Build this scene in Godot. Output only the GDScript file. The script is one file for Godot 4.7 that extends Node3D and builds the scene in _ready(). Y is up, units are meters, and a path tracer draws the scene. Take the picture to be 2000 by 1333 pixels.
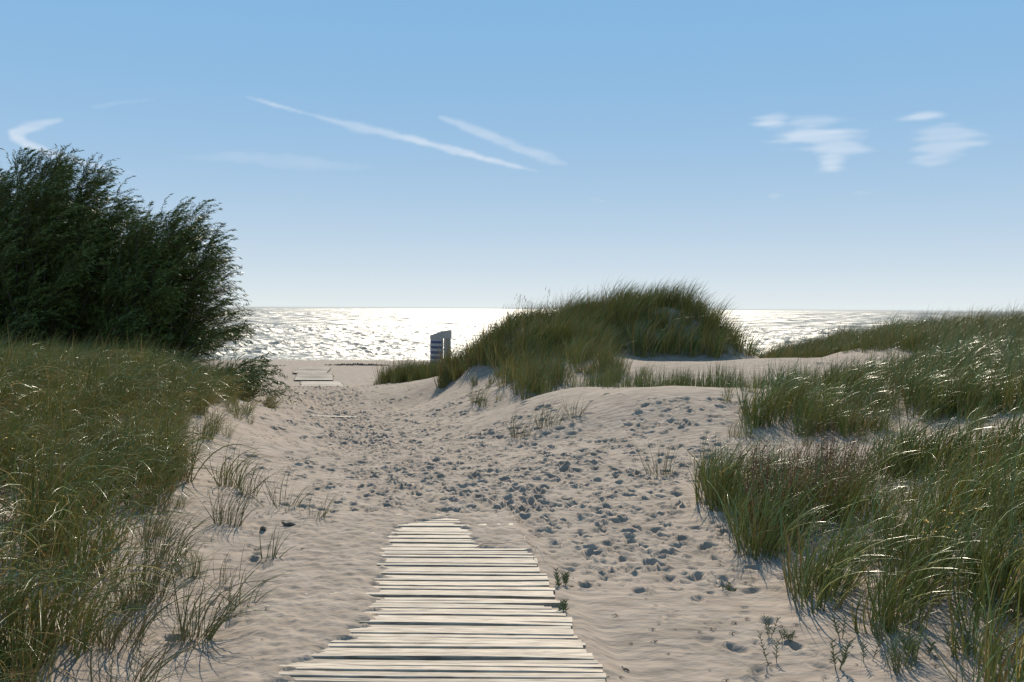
extends Node3D

const CP := [
	-0.30, 2.00, 0.00, -0.30, 4.00, 0.00, -0.40, 6.00, 0.00, -0.50, 7.60, 0.00, -1.30, 9.50, -0.07, -1.70, 11.50, -0.16, -2.60, 15.00, -0.36, -3.60, 19.40, -0.60,
	-5.20, 25.00, -0.83, -6.60, 32.00, -1.05, -8.00, 40.00, -1.20, -9.00, 47.00, -1.30, -30.00, 47.00, -1.30, -30.00, 40.00, -1.12, -15.00, 47.00, -1.30, -15.00, 40.00, -1.12,
	0.00, 47.00, -1.30, 0.00, 40.00, -1.05, 12.00, 47.00, -1.30, 12.00, 40.00, -1.12, 30.00, 47.00, -1.30, 30.00, 40.00, -1.12, -1.60, 4.00, 0.02, -1.70, 6.00, 0.02,
	-2.00, 8.00, 0.02, -2.50, 4.50, 0.10, -2.75, 6.50, 0.12, -3.00, 8.50, 0.12, -3.50, 10.50, 0.10, -3.00, 10.50, -0.02, -3.00, 12.50, -0.12, -3.90, 13.20, 0.05,
	-3.50, 13.60, -0.20, -4.50, 16.50, 0.00, -4.30, 17.80, -0.42, -5.60, 20.00, -0.20, -6.50, 24.00, -0.55, -4.20, 5.00, 0.38, -4.50, 8.00, 0.50, -5.00, 11.00, 0.48,
	-5.60, 14.00, 0.52, -6.50, 17.00, 0.36, -7.00, 12.00, 0.64, -8.00, 8.00, 0.75, -8.00, 4.00, 0.70, -8.00, 16.00, 0.52, -8.00, 21.00, 0.35, -11.00, 21.00, 0.50,
	-11.00, 26.00, 0.10, -13.00, 15.00, 0.70, -13.00, 8.00, 1.00, -18.00, 20.00, 0.80, -18.00, 8.00, 1.00, -9.00, 31.00, -0.80, -18.00, 32.00, -0.60, -25.00, 28.00, 0.30,
	-30.00, 20.00, 0.90, -30.00, 8.00, 1.00, -3.00, 1.00, 0.10, -8.00, 0.00, 0.70, 0.06, 12.30, -0.04, 1.08, 9.90, 0.08, 0.42, 7.75, 0.01, 1.25, 7.60, 0.04,
	0.84, 5.15, 0.00, 0.40, 4.90, -0.05, 1.83, 13.40, 0.51, 2.97, 13.60, 0.54, 1.19, 14.60, 0.40, 0.67, 15.40, 0.34, 2.81, 11.40, 0.27, 2.22, 11.60, 0.25,
	1.33, 12.20, 0.18, 0.91, 12.90, 0.27, -0.80, 14.50, -0.25, -1.22, 18.50, -0.28, 2.12, 15.50, 0.38, 3.84, 15.60, 0.41, 5.62, 15.80, 0.45, 2.95, 18.00, 0.39,
	4.92, 18.00, 0.38, 3.38, 20.60, 0.57, 3.11, 22.80, 0.56, 4.40, 23.00, 0.54, 5.43, 23.10, 0.54, 2.36, 21.60, 0.58, 5.29, 21.50, 0.57, -1.87, 24.30, -0.53,
	-4.08, 31.00, -0.80, -0.15, 17.50, -0.18, -0.54, 19.50, -0.07, -0.88, 23.00, 0.18, -0.00, 20.50, 0.23, 0.00, 24.00, 1.25, 0.92, 24.00, 1.11, 1.98, 24.20, 1.21,
	3.36, 24.60, 1.73, 4.44, 24.60, 1.70, 5.31, 24.30, 1.25, 5.77, 24.00, 0.77, 5.88, 23.30, 0.54, 1.15, 21.00, 0.59, 0.60, 18.50, 0.27, 1.18, 18.00, 0.30,
	7.09, 24.00, 0.22, 7.64, 21.50, 0.64, 8.50, 21.00, 0.63, -1.20, 27.00, 0.10, 1.50, 28.00, 0.50, 3.50, 28.50, 0.60, 6.00, 28.00, 0.10, -3.00, 34.00, -0.90,
	3.00, 34.00, -0.70, 8.00, 34.00, -0.70, 14.00, 36.00, -0.60, 7.00, 26.00, 0.10, 3.00, 11.20, 0.21, 3.88, 10.90, 0.19, 4.57, 10.70, 0.23, 1.49, 9.40, 0.03,
	1.49, 6.80, 0.02, 1.60, 5.85, -0.01, 1.52, 4.95, -0.02, 1.59, 4.25, -0.02, 2.83, 9.40, 0.16, 3.00, 4.50, 0.28, 3.20, 6.20, 0.32, 4.00, 8.00, 0.42,
	3.00, 9.00, 0.20, 5.50, 9.50, 0.60, 2.20, 7.20, 0.15, 4.50, 5.00, 0.50, 7.00, 7.00, 0.80, 5.00, 13.00, 0.55, 6.50, 12.00, 0.75, 7.00, 15.00, 0.70,
	4.20, 14.00, 0.50, 6.00, 17.00, 0.50, 9.00, 17.00, 0.85, 9.00, 11.00, 1.00, 10.00, 22.00, 0.80, 8.20, 24.00, 0.60, 9.30, 28.00, 0.50, 12.00, 28.00, 0.95,
	14.50, 28.00, 1.05, 12.00, 32.00, 0.20, 15.00, 22.00, 1.10, 14.00, 12.00, 1.20, 20.00, 28.00, 1.10, 20.00, 15.00, 1.30, 30.00, 25.00, 1.20, 30.00, 10.00, 1.30,
	20.00, 34.00, -0.30, 10.00, 3.00, 1.00, 3.00, 1.00, 0.20]

var rng := RandomNumberGenerator.new()
var xs := PackedFloat32Array()
var ds := PackedFloat32Array()
var H := PackedFloat32Array()
var nx := 0
var nd := 0
const WALK_TOP := 0.04
var M := {}
var counts := {}


# ---------------------------------------------------------------- helpers
class Buf:
	var v := PackedVector3Array()
	var n := PackedVector3Array()
	var c := PackedColorArray()
	var uv := PackedVector2Array()
	var i := PackedInt32Array()

	func mesh(mat: Material) -> ArrayMesh:
		var a := []
		a.resize(Mesh.ARRAY_MAX)
		a[Mesh.ARRAY_VERTEX] = v
		if n.size() == v.size():
			a[Mesh.ARRAY_NORMAL] = n
		if c.size() == v.size():
			a[Mesh.ARRAY_COLOR] = c
		if uv.size() == v.size():
			a[Mesh.ARRAY_TEX_UV] = uv
		a[Mesh.ARRAY_INDEX] = i
		var m := ArrayMesh.new()
		m.add_surface_from_arrays(Mesh.PRIMITIVE_TRIANGLES, a)
		m.surface_set_material(0, mat)
		return m


func numbered(called: String) -> String:
	counts[called] = counts.get(called, -1) + 1
	return called if counts[called] == 0 else "%s_%03d" % [called, counts[called]]


func meta(o: Node, label: String, category := "", group := "", kind := "") -> void:
	if label:
		o.set_meta("label", label)
	if category:
		o.set_meta("category", category)
	if group:
		o.set_meta("group", group)
	if kind:
		o.set_meta("kind", kind)


func put(called: String, m: Mesh, parent: Node = self) -> MeshInstance3D:
	var o := MeshInstance3D.new()
	o.name = numbered(called) if parent == self else called
	o.mesh = m
	parent.add_child(o, true)
	return o


func base(called: String, at: Vector3, turn := 0.0) -> Node3D:
	var o := Node3D.new()
	o.name = numbered(called)
	add_child(o, true)
	o.position = at
	o.rotation.y = turn
	return o


func noise(sd: int, freq: float, oct := 4, kind := FastNoiseLite.TYPE_SIMPLEX_SMOOTH) -> FastNoiseLite:
	var f := FastNoiseLite.new()
	f.seed = sd
	f.frequency = freq
	f.noise_type = kind
	f.fractal_octaves = oct
	return f


func noise_tex(f: FastNoiseLite, size: int, colors: Array = [], spots: Array = []) -> NoiseTexture2D:
	var t := NoiseTexture2D.new()
	t.noise = f
	t.width = size
	t.height = size
	t.seamless = true
	if colors:
		var g := Gradient.new()
		g.offsets = PackedFloat32Array(spots)
		var pc := PackedColorArray()
		for c in colors:
			pc.append(c.linear_to_srgb())
		g.colors = pc
		t.color_ramp = g
	return t


func lin(r: float, g: float, b: float) -> Color:
	return Color(r, g, b).linear_to_srgb()


func tube(b: Buf, pts: Array, radii: Array, sides: int, col := Color.WHITE) -> void:
	var start := b.v.size()
	var up := Vector3(0.13, 0.2, 1).normalized()
	for k in pts.size():
		var d: Vector3 = (pts[mini(k + 1, pts.size() - 1)] - pts[maxi(k - 1, 0)]).normalized()
		var s := d.cross(up).normalized()
		var u := s.cross(d).normalized()
		for q in sides:
			var a := TAU * q / sides
			var nn := s * cos(a) + u * sin(a)
			b.v.append(pts[k] + nn * float(radii[k]))
			b.n.append(nn)
			b.c.append(col)
	for k in pts.size() - 1:
		for q in sides:
			var a0 := start + k * sides + q
			var a1 := start + k * sides + (q + 1) % sides
			b.i.append_array([a0, a1, a0 + sides, a1, a1 + sides, a0 + sides])


# one grass blade: a ribbon that bends with the wind and droops
func blade(b: Buf, root: Vector3, dir: Vector3, length: float, width: float, wind: Vector3, droop: float, segs: int, col: Color, roll: float) -> Vector3:
	var p := root
	var d := dir.normalized()
	var step := length / segs
	var side := d.cross(Vector3(cos(roll), 0.0, sin(roll))).normalized()
	var start := b.v.size()
	for k in segs + 1:
		var t := float(k) / segs
		var w := width * 0.5 * (1.0 - 0.96 * pow(t, 1.6)) * (0.75 + 0.25 * minf(1.0, t * 5.0))
		side = (side - d * side.dot(d)).normalized()
		var nn := d.cross(side)
		b.v.append(p - side * w)
		b.v.append(p + side * w)
		b.n.append((nn - side * 1.2).normalized())
		b.n.append((nn + side * 1.2).normalized())
		b.c.append(col)
		b.c.append(col)
		if k < segs:
			var a := start + 2 * k
			b.i.append_array([a, a + 1, a + 2, a + 1, a + 3, a + 2])
		d = (d + wind * step * (0.3 + t) + Vector3.DOWN * droop * step * t).normalized()
		p += d * step
	return p


func grass_color(r: RandomNumberGenerator, dead: float) -> Color:
	var q := r.randf()
	if q < dead:
		return Color(0.30, 0.21, 0.095).lerp(Color(0.15, 0.085, 0.04), r.randf())
	if q < dead + 0.25:
		return Color(0.125, 0.14, 0.035).lerp(Color(0.18, 0.16, 0.05), r.randf())
	return Color(0.065, 0.088, 0.026).lerp(Color(0.11, 0.13, 0.036), r.randf())


# a tuft of marram: o = {n, len0, len1, rad, tilt, wind, droop, width, dead, segs, heads}
func tuft(sd: int, o: Dictionary) -> ArrayMesh:
	var r := RandomNumberGenerator.new()
	r.seed = sd
	var b := Buf.new()
	for k in int(o.n):
		var az := r.randf() * TAU
		var rad: float = o.rad * sqrt(r.randf())
		var root := Vector3(cos(az) * rad, -0.03, sin(az) * rad)
		var out_az := az + r.randfn(0.0, 0.6)
		var tl: float = absf(r.randfn(0.0, o.tilt))
		var dir := Vector3(cos(out_az) * tl, 1.0, sin(out_az) * tl)
		var ln := r.randf_range(o.len0, o.len1)
		if r.randf() < 0.25:
			ln *= 0.6
		var wv: Vector3 = o.wind * r.randf_range(0.1, 1.7)
		wv = wv.rotated(Vector3.UP, r.randfn(0.0, 0.6))
		blade(b, root, dir, ln, o.width * r.randf_range(0.55, 1.4), wv, o.droop * r.randf_range(0.5, 1.5), o.segs, grass_color(r, o.dead), r.randf() * TAU)
	for k in int(o.get("heads", 0)):
		var az := r.randf() * TAU
		var tip := blade(b, Vector3(cos(az), 0, sin(az)) * o.rad * 0.6, Vector3(r.randfn(0.05, 0.12), 1, r.randfn(0, 0.12)), o.len1 * r.randf_range(0.85, 1.1), o.width * 0.7, o.wind * 0.12, 0.1, 4, Color(0.22, 0.17, 0.07), r.randf() * TAU)
		var hl := r.randf_range(0.12, 0.19)
		var lean := Vector3(r.randf_range(0.1, 0.5), 1, r.randfn(0, 0.15)).normalized()
		var pts := []
		var rr := []
		for q in 6:
			pts.append(tip + lean * hl * (q / 5.0 - 0.1))
			rr.append([0.002, 0.006, 0.0075, 0.0065, 0.004, 0.001][q])
		tube(b, pts, rr, 5, Color(0.30, 0.22, 0.10).lerp(Color(0.2, 0.13, 0.06), r.randf()))
	return b.mesh(M.grass)


func inside(poly: PackedVector2Array, x: float, d: float) -> bool:
	return Geometry2D.is_point_in_polygon(Vector2(x, d), poly)


func spots(poly: PackedVector2Array, per_m2: float, edge: FastNoiseLite, bare: float, sd: int) -> Array:
	var r := RandomNumberGenerator.new()
	r.seed = sd
	var lo := poly[0]
	var hi := poly[0]
	for p in poly:
		lo = lo.min(p)
		hi = hi.max(p)
	var out := []
	for k in int((hi.x - lo.x) * (hi.y - lo.y) * per_m2):
		var x := r.randf_range(lo.x, hi.x)
		var d := r.randf_range(lo.y, hi.y)
		# nothing where the photograph's view cannot reach, far out at the sides
		if absf(x) > d * 0.62 + 3.5 or not inside(poly, x, d):
			continue
		if edge.get_noise_2d(x, d) * 0.5 + 0.5 < bare:
			continue
		out.append(Vector2(x, d))
	return out


func scatter(parent: Node3D, called: String, m: Mesh, at: Array, s0: float, s1: float, yaw: float, tint0: Color, tint1: Color, sd: int) -> void:
	if at.is_empty():
		return
	var r := RandomNumberGenerator.new()
	r.seed = sd
	var size_noise := noise(83, 0.9, 2)
	var mm := MultiMesh.new()
	mm.transform_format = MultiMesh.TRANSFORM_3D
	mm.use_colors = true
	mm.mesh = m
	mm.instance_count = at.size()
	for k in at.size():
		var p: Vector2 = at[k]
		var s := r.randf_range(s0, s1) * (1.0 + 0.6 * size_noise.get_noise_2d(p.x, p.y))
		var bs := Basis(Vector3.UP, r.randfn(0.0, yaw)).scaled(Vector3(s, s * r.randf_range(0.85, 1.15), s))
		mm.set_instance_transform(k, Transform3D(bs, Vector3(p.x, ground(p.x, p.y), -p.y)))
		mm.set_instance_color(k, tint0.lerp(tint1, r.randf()))
	var o := MultiMeshInstance3D.new()
	o.name = called
	o.multimesh = mm
	o.set_meta("kind", "stuff")
	parent.add_child(o, true)


# ---------------------------------------------------------------- terrain
func axis(pieces: Array) -> PackedFloat32Array:
	var out := PackedFloat32Array()
	for p in pieces:
		var n := maxi(1, int(round((p[1] - p[0]) / p[2])))
		for k in n:
			out.append(lerpf(p[0], p[1], float(k) / n))
	out.append(pieces[-1][1])
	return out


func tps() -> Array:
	var n := CP.size() / 3
	var m := n + 3
	var A := []
	for i in m:
		var row := PackedFloat64Array()
		row.resize(m + 1)
		A.append(row)
	for i in n:
		for j in n:
			var r2 := pow(CP[3 * i] - CP[3 * j], 2) + pow(CP[3 * i + 1] - CP[3 * j + 1], 2)
			A[i][j] = r2 * log(r2) if r2 > 0.0 else 0.03
		A[i][n] = 1.0
		A[i][n + 1] = CP[3 * i]
		A[i][n + 2] = CP[3 * i + 1]
		A[n][i] = 1.0
		A[n + 1][i] = CP[3 * i]
		A[n + 2][i] = CP[3 * i + 1]
		A[i][m] = CP[3 * i + 2]
	for i in m:
		var best := i
		for j in range(i + 1, m):
			if absf(A[j][i]) > absf(A[best][i]):
				best = j
		var tmp = A[i]
		A[i] = A[best]
		A[best] = tmp
		var pr: PackedFloat64Array = A[i]
		for j in range(i + 1, m):
			var row: PackedFloat64Array = A[j]
			var f := row[i] / pr[i]
			if f != 0.0:
				for k in range(i, m + 1):
					row[k] -= f * pr[k]
				A[j] = row
	var w := PackedFloat64Array()
	w.resize(m)
	for i in range(m - 1, -1, -1):
		var s: float = A[i][m]
		for k in range(i + 1, m):
			s -= A[i][k] * w[k]
		w[i] = s / A[i][i]
	return [n, w]


func seg_dist(p: Vector2, line: Array) -> float:
	var best := 1e9
	for k in line.size() - 1:
		best = minf(best, p.distance_to(Geometry2D.get_closest_point_to_segment(p, line[k], line[k + 1])))
	return best


func curve(t: float, tab: Array) -> float:
	for k in tab.size() - 1:
		if t <= tab[k + 1][0]:
			return lerpf(tab[k][1], tab[k + 1][1], clampf((t - tab[k][0]) / (tab[k + 1][0] - tab[k][0]), 0, 1))
	return tab[-1][1]


func walk_right(d: float) -> float:
	return 0.41 - 0.13 * (d - 4.26)


func terrain() -> void:
	xs = axis([[-60, -20, 2.0], [-20, -7, 0.3], [-7, -3.8, 0.05], [-3.8, 3.6, 0.024], [3.6, 9, 0.05], [9, 20, 0.3], [20, 60, 2.0]])
	ds = axis([[-14, 2, 0.8], [2, 3.7, 0.1], [3.7, 11, 0.024], [11, 22, 0.036], [22, 34, 0.07], [34, 60, 0.2], [60, 90, 1.0]])
	nx = xs.size()
	nd = ds.size()
	var sol := tps()
	var n: int = sol[0]
	var w: PackedFloat64Array = sol[1]
	# the smooth dune form on a coarse grid
	const G := 0.4
	var gw := int(64 / G) + 4
	var gd := int(50 / G) + 4
	var coarse := []
	for j in gd:
		var row := PackedFloat32Array()
		row.resize(gw)
		var d := (j - 1) * G
		for i in gw:
			var x := -32.0 + (i - 1) * G
			var s: float = w[n] + w[n + 1] * x + w[n + 2] * d
			for k in n:
				var ax: float = x - CP[3 * k]
				var ad: float = d - CP[3 * k + 1]
				var r2 := ax * ax + ad * ad
				if r2 > 1e-9:
					s += w[k] * r2 * log(r2)
			row[i] = s
		coarse.append(row)
	var broad := noise(3, 0.22, 3)
	var lumps := noise(5, 1.3, 3)
	var xi := PackedInt32Array()
	var xw := []
	for x in xs:
		var f := clampf((x + 32.0) / G + 1.0, 1.0, gw - 3.001)
		xi.append(int(f))
		xw.append(bspline(f - int(f)))
	H.resize(nx * nd)
	for j in nd:
		var d := ds[j]
		var f := clampf(d / G + 1.0, 1.0, gd - 3.001)
		var q := int(f)
		var bw := bspline(f - q)
		var row := PackedFloat32Array()
		row.resize(gw)
		for i in gw:
			row[i] = coarse[q - 1][i] * bw.x + coarse[q][i] * bw.y + coarse[q + 1][i] * bw.z + coarse[q + 2][i] * bw.w
		var shore := clampf((d - 44.0) / 5.0, 0.0, 1.0)
		var beach := -1.27 - 0.02 * (d - 46.0) - 0.0004 * pow(maxf(d - 56.0, 0.0), 2.0)
		var rough := clampf((40.0 - d) / 10.0, 0.15, 1.0)
		for i in nx:
			var k := xi[i]
			var c: Vector4 = xw[i]
			var y := row[k - 1] * c.x + row[k] * c.y + row[k + 1] * c.z + row[k + 2] * c.w
			y = lerpf(y, beach, shore)
			var x := xs[i]
			y += (broad.get_noise_2d(x, d) * 0.05 + lumps.get_noise_2d(x, d) * 0.012) * rough
			H[j * nx + i] = y
	footprints()
	bury_walk()
	var b := Buf.new()
	b.v.resize(nx * nd)
	b.n.resize(nx * nd)
	b.uv.resize(nx * nd)
	for j in nd:
		var j0 := maxi(j - 1, 0)
		var j1 := mini(j + 1, nd - 1)
		for i in nx:
			var i0 := maxi(i - 1, 0)
			var i1 := mini(i + 1, nx - 1)
			var at := j * nx + i
			b.v[at] = Vector3(xs[i], H[at], -ds[j])
			b.n[at] = Vector3(-(H[j * nx + i1] - H[j * nx + i0]) / (xs[i1] - xs[i0]), 1.0, (H[j1 * nx + i] - H[j0 * nx + i]) / (ds[j1] - ds[j0])).normalized()
			b.uv[at] = Vector2(xs[i], ds[j])
	b.i.resize((nx - 1) * (nd - 1) * 6)
	var q := 0
	for j in nd - 1:
		for i in nx - 1:
			var a := j * nx + i
			b.i[q] = a
			b.i[q + 1] = a + nx
			b.i[q + 2] = a + 1
			b.i[q + 3] = a + 1
			b.i[q + 4] = a + nx
			b.i[q + 5] = a + nx + 1
			q += 6
	var o := put("sand_ground", b.mesh(M.sand))
	meta(o, "pale beach sand rising into dunes and trodden into a path", "sand", "", "structure")


func bspline(t: float) -> Vector4:
	var u := 1.0 - t
	return Vector4(u * u * u, 3 * t * t * t - 6 * t * t + 4, 3 * u * u * u - 6 * u * u + 4, t * t * t) / 6.0


func ground(x: float, d: float) -> float:
	var i := clampi(xs.bsearch(x) - 1, 0, nx - 2)
	var j := clampi(ds.bsearch(d) - 1, 0, nd - 2)
	var u := clampf((x - xs[i]) / (xs[i + 1] - xs[i]), 0, 1)
	var v := clampf((d - ds[j]) / (ds[j + 1] - ds[j]), 0, 1)
	var a := j * nx + i
	return lerpf(lerpf(H[a], H[a + 1], u), lerpf(H[a + nx], H[a + nx + 1], u), v)


func stamp(x: float, d: float, along: float, a: float, bb: float, depth: float) -> void:
	var reach := maxf(a, bb) * 1.9
	var i0 := xs.bsearch(x - reach)
	var i1 := xs.bsearch(x + reach)
	var j0 := ds.bsearch(d - reach)
	var j1 := ds.bsearch(d + reach)
	var ca := cos(along)
	var sa := sin(along)
	for j in range(j0, mini(j1, nd)):
		for i in range(i0, mini(i1, nx)):
			var ex := xs[i] - x
			var ed := ds[j] - d
			var u := (ex * sa + ed * ca) / a
			var v := (ex * ca - ed * sa) / bb
			var r := sqrt(u * u + v * v)
			if r < 1.9:
				H[j * nx + i] += depth * (-(1.0 - smoothstep(0.45, 1.0, r)) + 0.42 * exp(-pow((r - 1.22) / 0.27, 2.0)))


func footprints() -> void:
	var r := RandomNumberGenerator.new()
	r.seed = 77
	var trail := [Vector2(-0.35, 7.6), Vector2(-1.0, 9.5), Vector2(-1.6, 12), Vector2(-2.5, 15), Vector2(-3.5, 19.4), Vector2(-5, 25), Vector2(-6.6, 32)]
	var sets := [
		# centre line, half width, how many
		[trail, 1.0, 3000], [trail, 2.1, 3000],
		[[Vector2(0.8, 5.6), Vector2(0.75, 6.2), Vector2(0.3, 7.4), Vector2(-0.6, 9.2)], 0.8, 380],
		[[Vector2(-1.4, 4.6), Vector2(-1.3, 7.0), Vector2(-1.5, 9.5)], 0.7, 330],
		[[Vector2(-1.4, 12.5), Vector2(-1.4, 16), Vector2(-1.2, 19), Vector2(-0.8, 20.5)], 0.8, 380],
		[[Vector2(0.6, 8.6), Vector2(1.6, 10.6), Vector2(2.3, 11.6), Vector2(2.6, 12.8)], 1.0, 420],
		[[Vector2(2.0, 10.4), Vector2(3.6, 10.0)], 0.4, 30],
		[[Vector2(6.6, 19.5), Vector2(8.4, 20.8)], 0.7, 40],
		[[Vector2(0.7, 5.6), Vector2(0.9, 8), Vector2(0.5, 11), Vector2(-0.6, 14)], 1.5, 1100],
		[[Vector2(1.2, 4.2), Vector2(1.2, 8.5)], 0.6, 150],
		[[Vector2(-6.5, 32), Vector2(-7.5, 40)], 2.6, 90],
	]
	for s in sets:
		var line: Array = s[0]
		var total := 0.0
		for k in line.size() - 1:
			total += line[k].distance_to(line[k + 1])
		for k in int(s[2]):
			var t := r.randf() * total
			var at := 0
			while at < line.size() - 2 and t > line[at].distance_to(line[at + 1]):
				t -= line[at].distance_to(line[at + 1])
				at += 1
			var dirv: Vector2 = (line[at + 1] - line[at]).normalized()
			var p: Vector2 = line[at] + dirv * t + Vector2(dirv.y, -dirv.x) * s[1] * clampf(r.randfn(0, 0.55), -1.25, 1.25)
			var k2 := lerpf(0.72, 1.0, clampf((p.y - 5.0) / 6.0, 0, 1)) + 0.02 * maxf(p.y - 11.0, 0.0)
			var a := lerpf(0.04, 0.105, pow(r.randf(), 1.6)) * k2
			stamp(p.x, p.y, atan2(dirv.x, dirv.y) + r.randfn(0, 0.6), a, a * r.randf_range(0.4, 0.75), a * lerpf(0.1, 0.5, pow(r.randf(), 1.3)))


func bury_walk() -> void:
	# sand lies under the boards, and has blown over their left ends and over the far end
	var ragged := noise(11, 3.2, 2)
	var j1 := ds.bsearch(7.75)
	for j in range(ds.bsearch(3.0), j1):
		var d := ds[j]
		var xr := walk_right(d)
		var left := curve(d, [[3.7, -1.12], [4.26, -1.0], [4.5, -0.88], [4.75, -0.78], [5.0, -0.74], [5.4, -0.79], [6.1, -0.83], [6.6, -0.86], [7.05, -0.86], [7.3, -0.6], [7.5, -0.45]])
		var right := curve(d, [[6.28, xr + 0.3], [6.36, 0.1], [6.45, -0.2], [6.8, -0.32], [7.1, -0.39], [7.4, -0.47], [7.5, -0.6]])
		for i in range(xs.bsearch(-2.1), xs.bsearch(xr + 0.5)):
			var x := xs[i]
			var wob := ragged.get_noise_2d(x * 0.6, d * 3.0) * 0.11
			var open := minf(x - left + wob, right - x + wob)
			open = minf(open, (7.42 - d) * 2.0)
			var at := j * nx + i
			if x < xr + 0.02:
				var cover := maxf(H[at], WALK_TOP) + 0.014 + 0.012 * ragged.get_noise_2d(x * 3.0, d * 3.0)
				cover = lerpf(cover, H[at], smoothstep(xr - 1.6, xr - 1.9, x))
				cover = lerpf(cover, H[at], smoothstep(7.42, 7.74, d))
				H[at] = lerpf(cover, WALK_TOP - 0.019, smoothstep(-0.05, 0.06, open))
			else:
				var near := smoothstep(0.2, 0.03, x - xr)
				H[at] = lerpf(H[at], WALK_TOP - 0.022 + 0.012 * ragged.get_noise_2d(x * 3.0, d * 2.0), near * (1.0 - smoothstep(7.0, 7.6, d)))

func _ready() -> void:
	# ---- camera
	var cam := Camera3D.new()
	cam.name = "camera"
	add_child(cam)
	cam.fov = 40.0
	cam.near = 0.1
	cam.far = 60000.0
	cam.position = Vector3(0, 1.7, 0)
	cam.rotation = Vector3(deg_to_rad(-1.97), 0, 0.0055)
	cam.current = true
	# ---- sky and exposure
	var sm := ProceduralSkyMaterial.new()
	sm.sky_top_color = lin(0.15, 0.322, 0.53)
	sm.sky_horizon_color = lin(0.56, 0.605, 0.612)
	sm.sky_curve = 0.075
	sm.ground_bottom_color = lin(0.2, 0.2, 0.19)
	sm.ground_horizon_color = lin(0.4, 0.44, 0.45)
	sm.sun_angle_max = 25.0
	sm.sun_curve = 0.08
	sm.sky_cover = clouds()
	var sky := Sky.new()
	sky.sky_material = sm
	var env := Environment.new()
	env.background_mode = Environment.BG_SKY
	env.sky = sky
	env.tonemap_mode = Environment.TONE_MAPPER_LINEAR
	env.tonemap_exposure = 1.4
	env.sdfgi_enabled = true
	env.ssao_enabled = true
	env.ssil_enabled = true
	var we := WorldEnvironment.new()
	we.name = "environment"
	we.environment = env
	add_child(we)
	# ---- sun: in front of the camera, a little to the right, about 38 degrees up
	var sun := DirectionalLight3D.new()
	sun.name = "sun"
	sun.light_energy = 1.6
	sun.light_color = Color(1.0, 0.95, 0.87)
	sun.light_angular_distance = 0.5
	sun.shadow_enabled = true
	add_child(sun)
	var az := deg_to_rad(4.5)
	var el := deg_to_rad(38.0)
	sun.look_at_from_position(Vector3(sin(az) * cos(el), sin(el), -cos(az) * cos(el)) * 100.0, Vector3.ZERO)

	materials()
	terrain()
	sea()
	boardwalks()
	dune_grass()
	willows()
	cabin()
	wrack()
	single_tufts()
	dock_plants()
	seedlings()
	flowers()
	litter()


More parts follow.
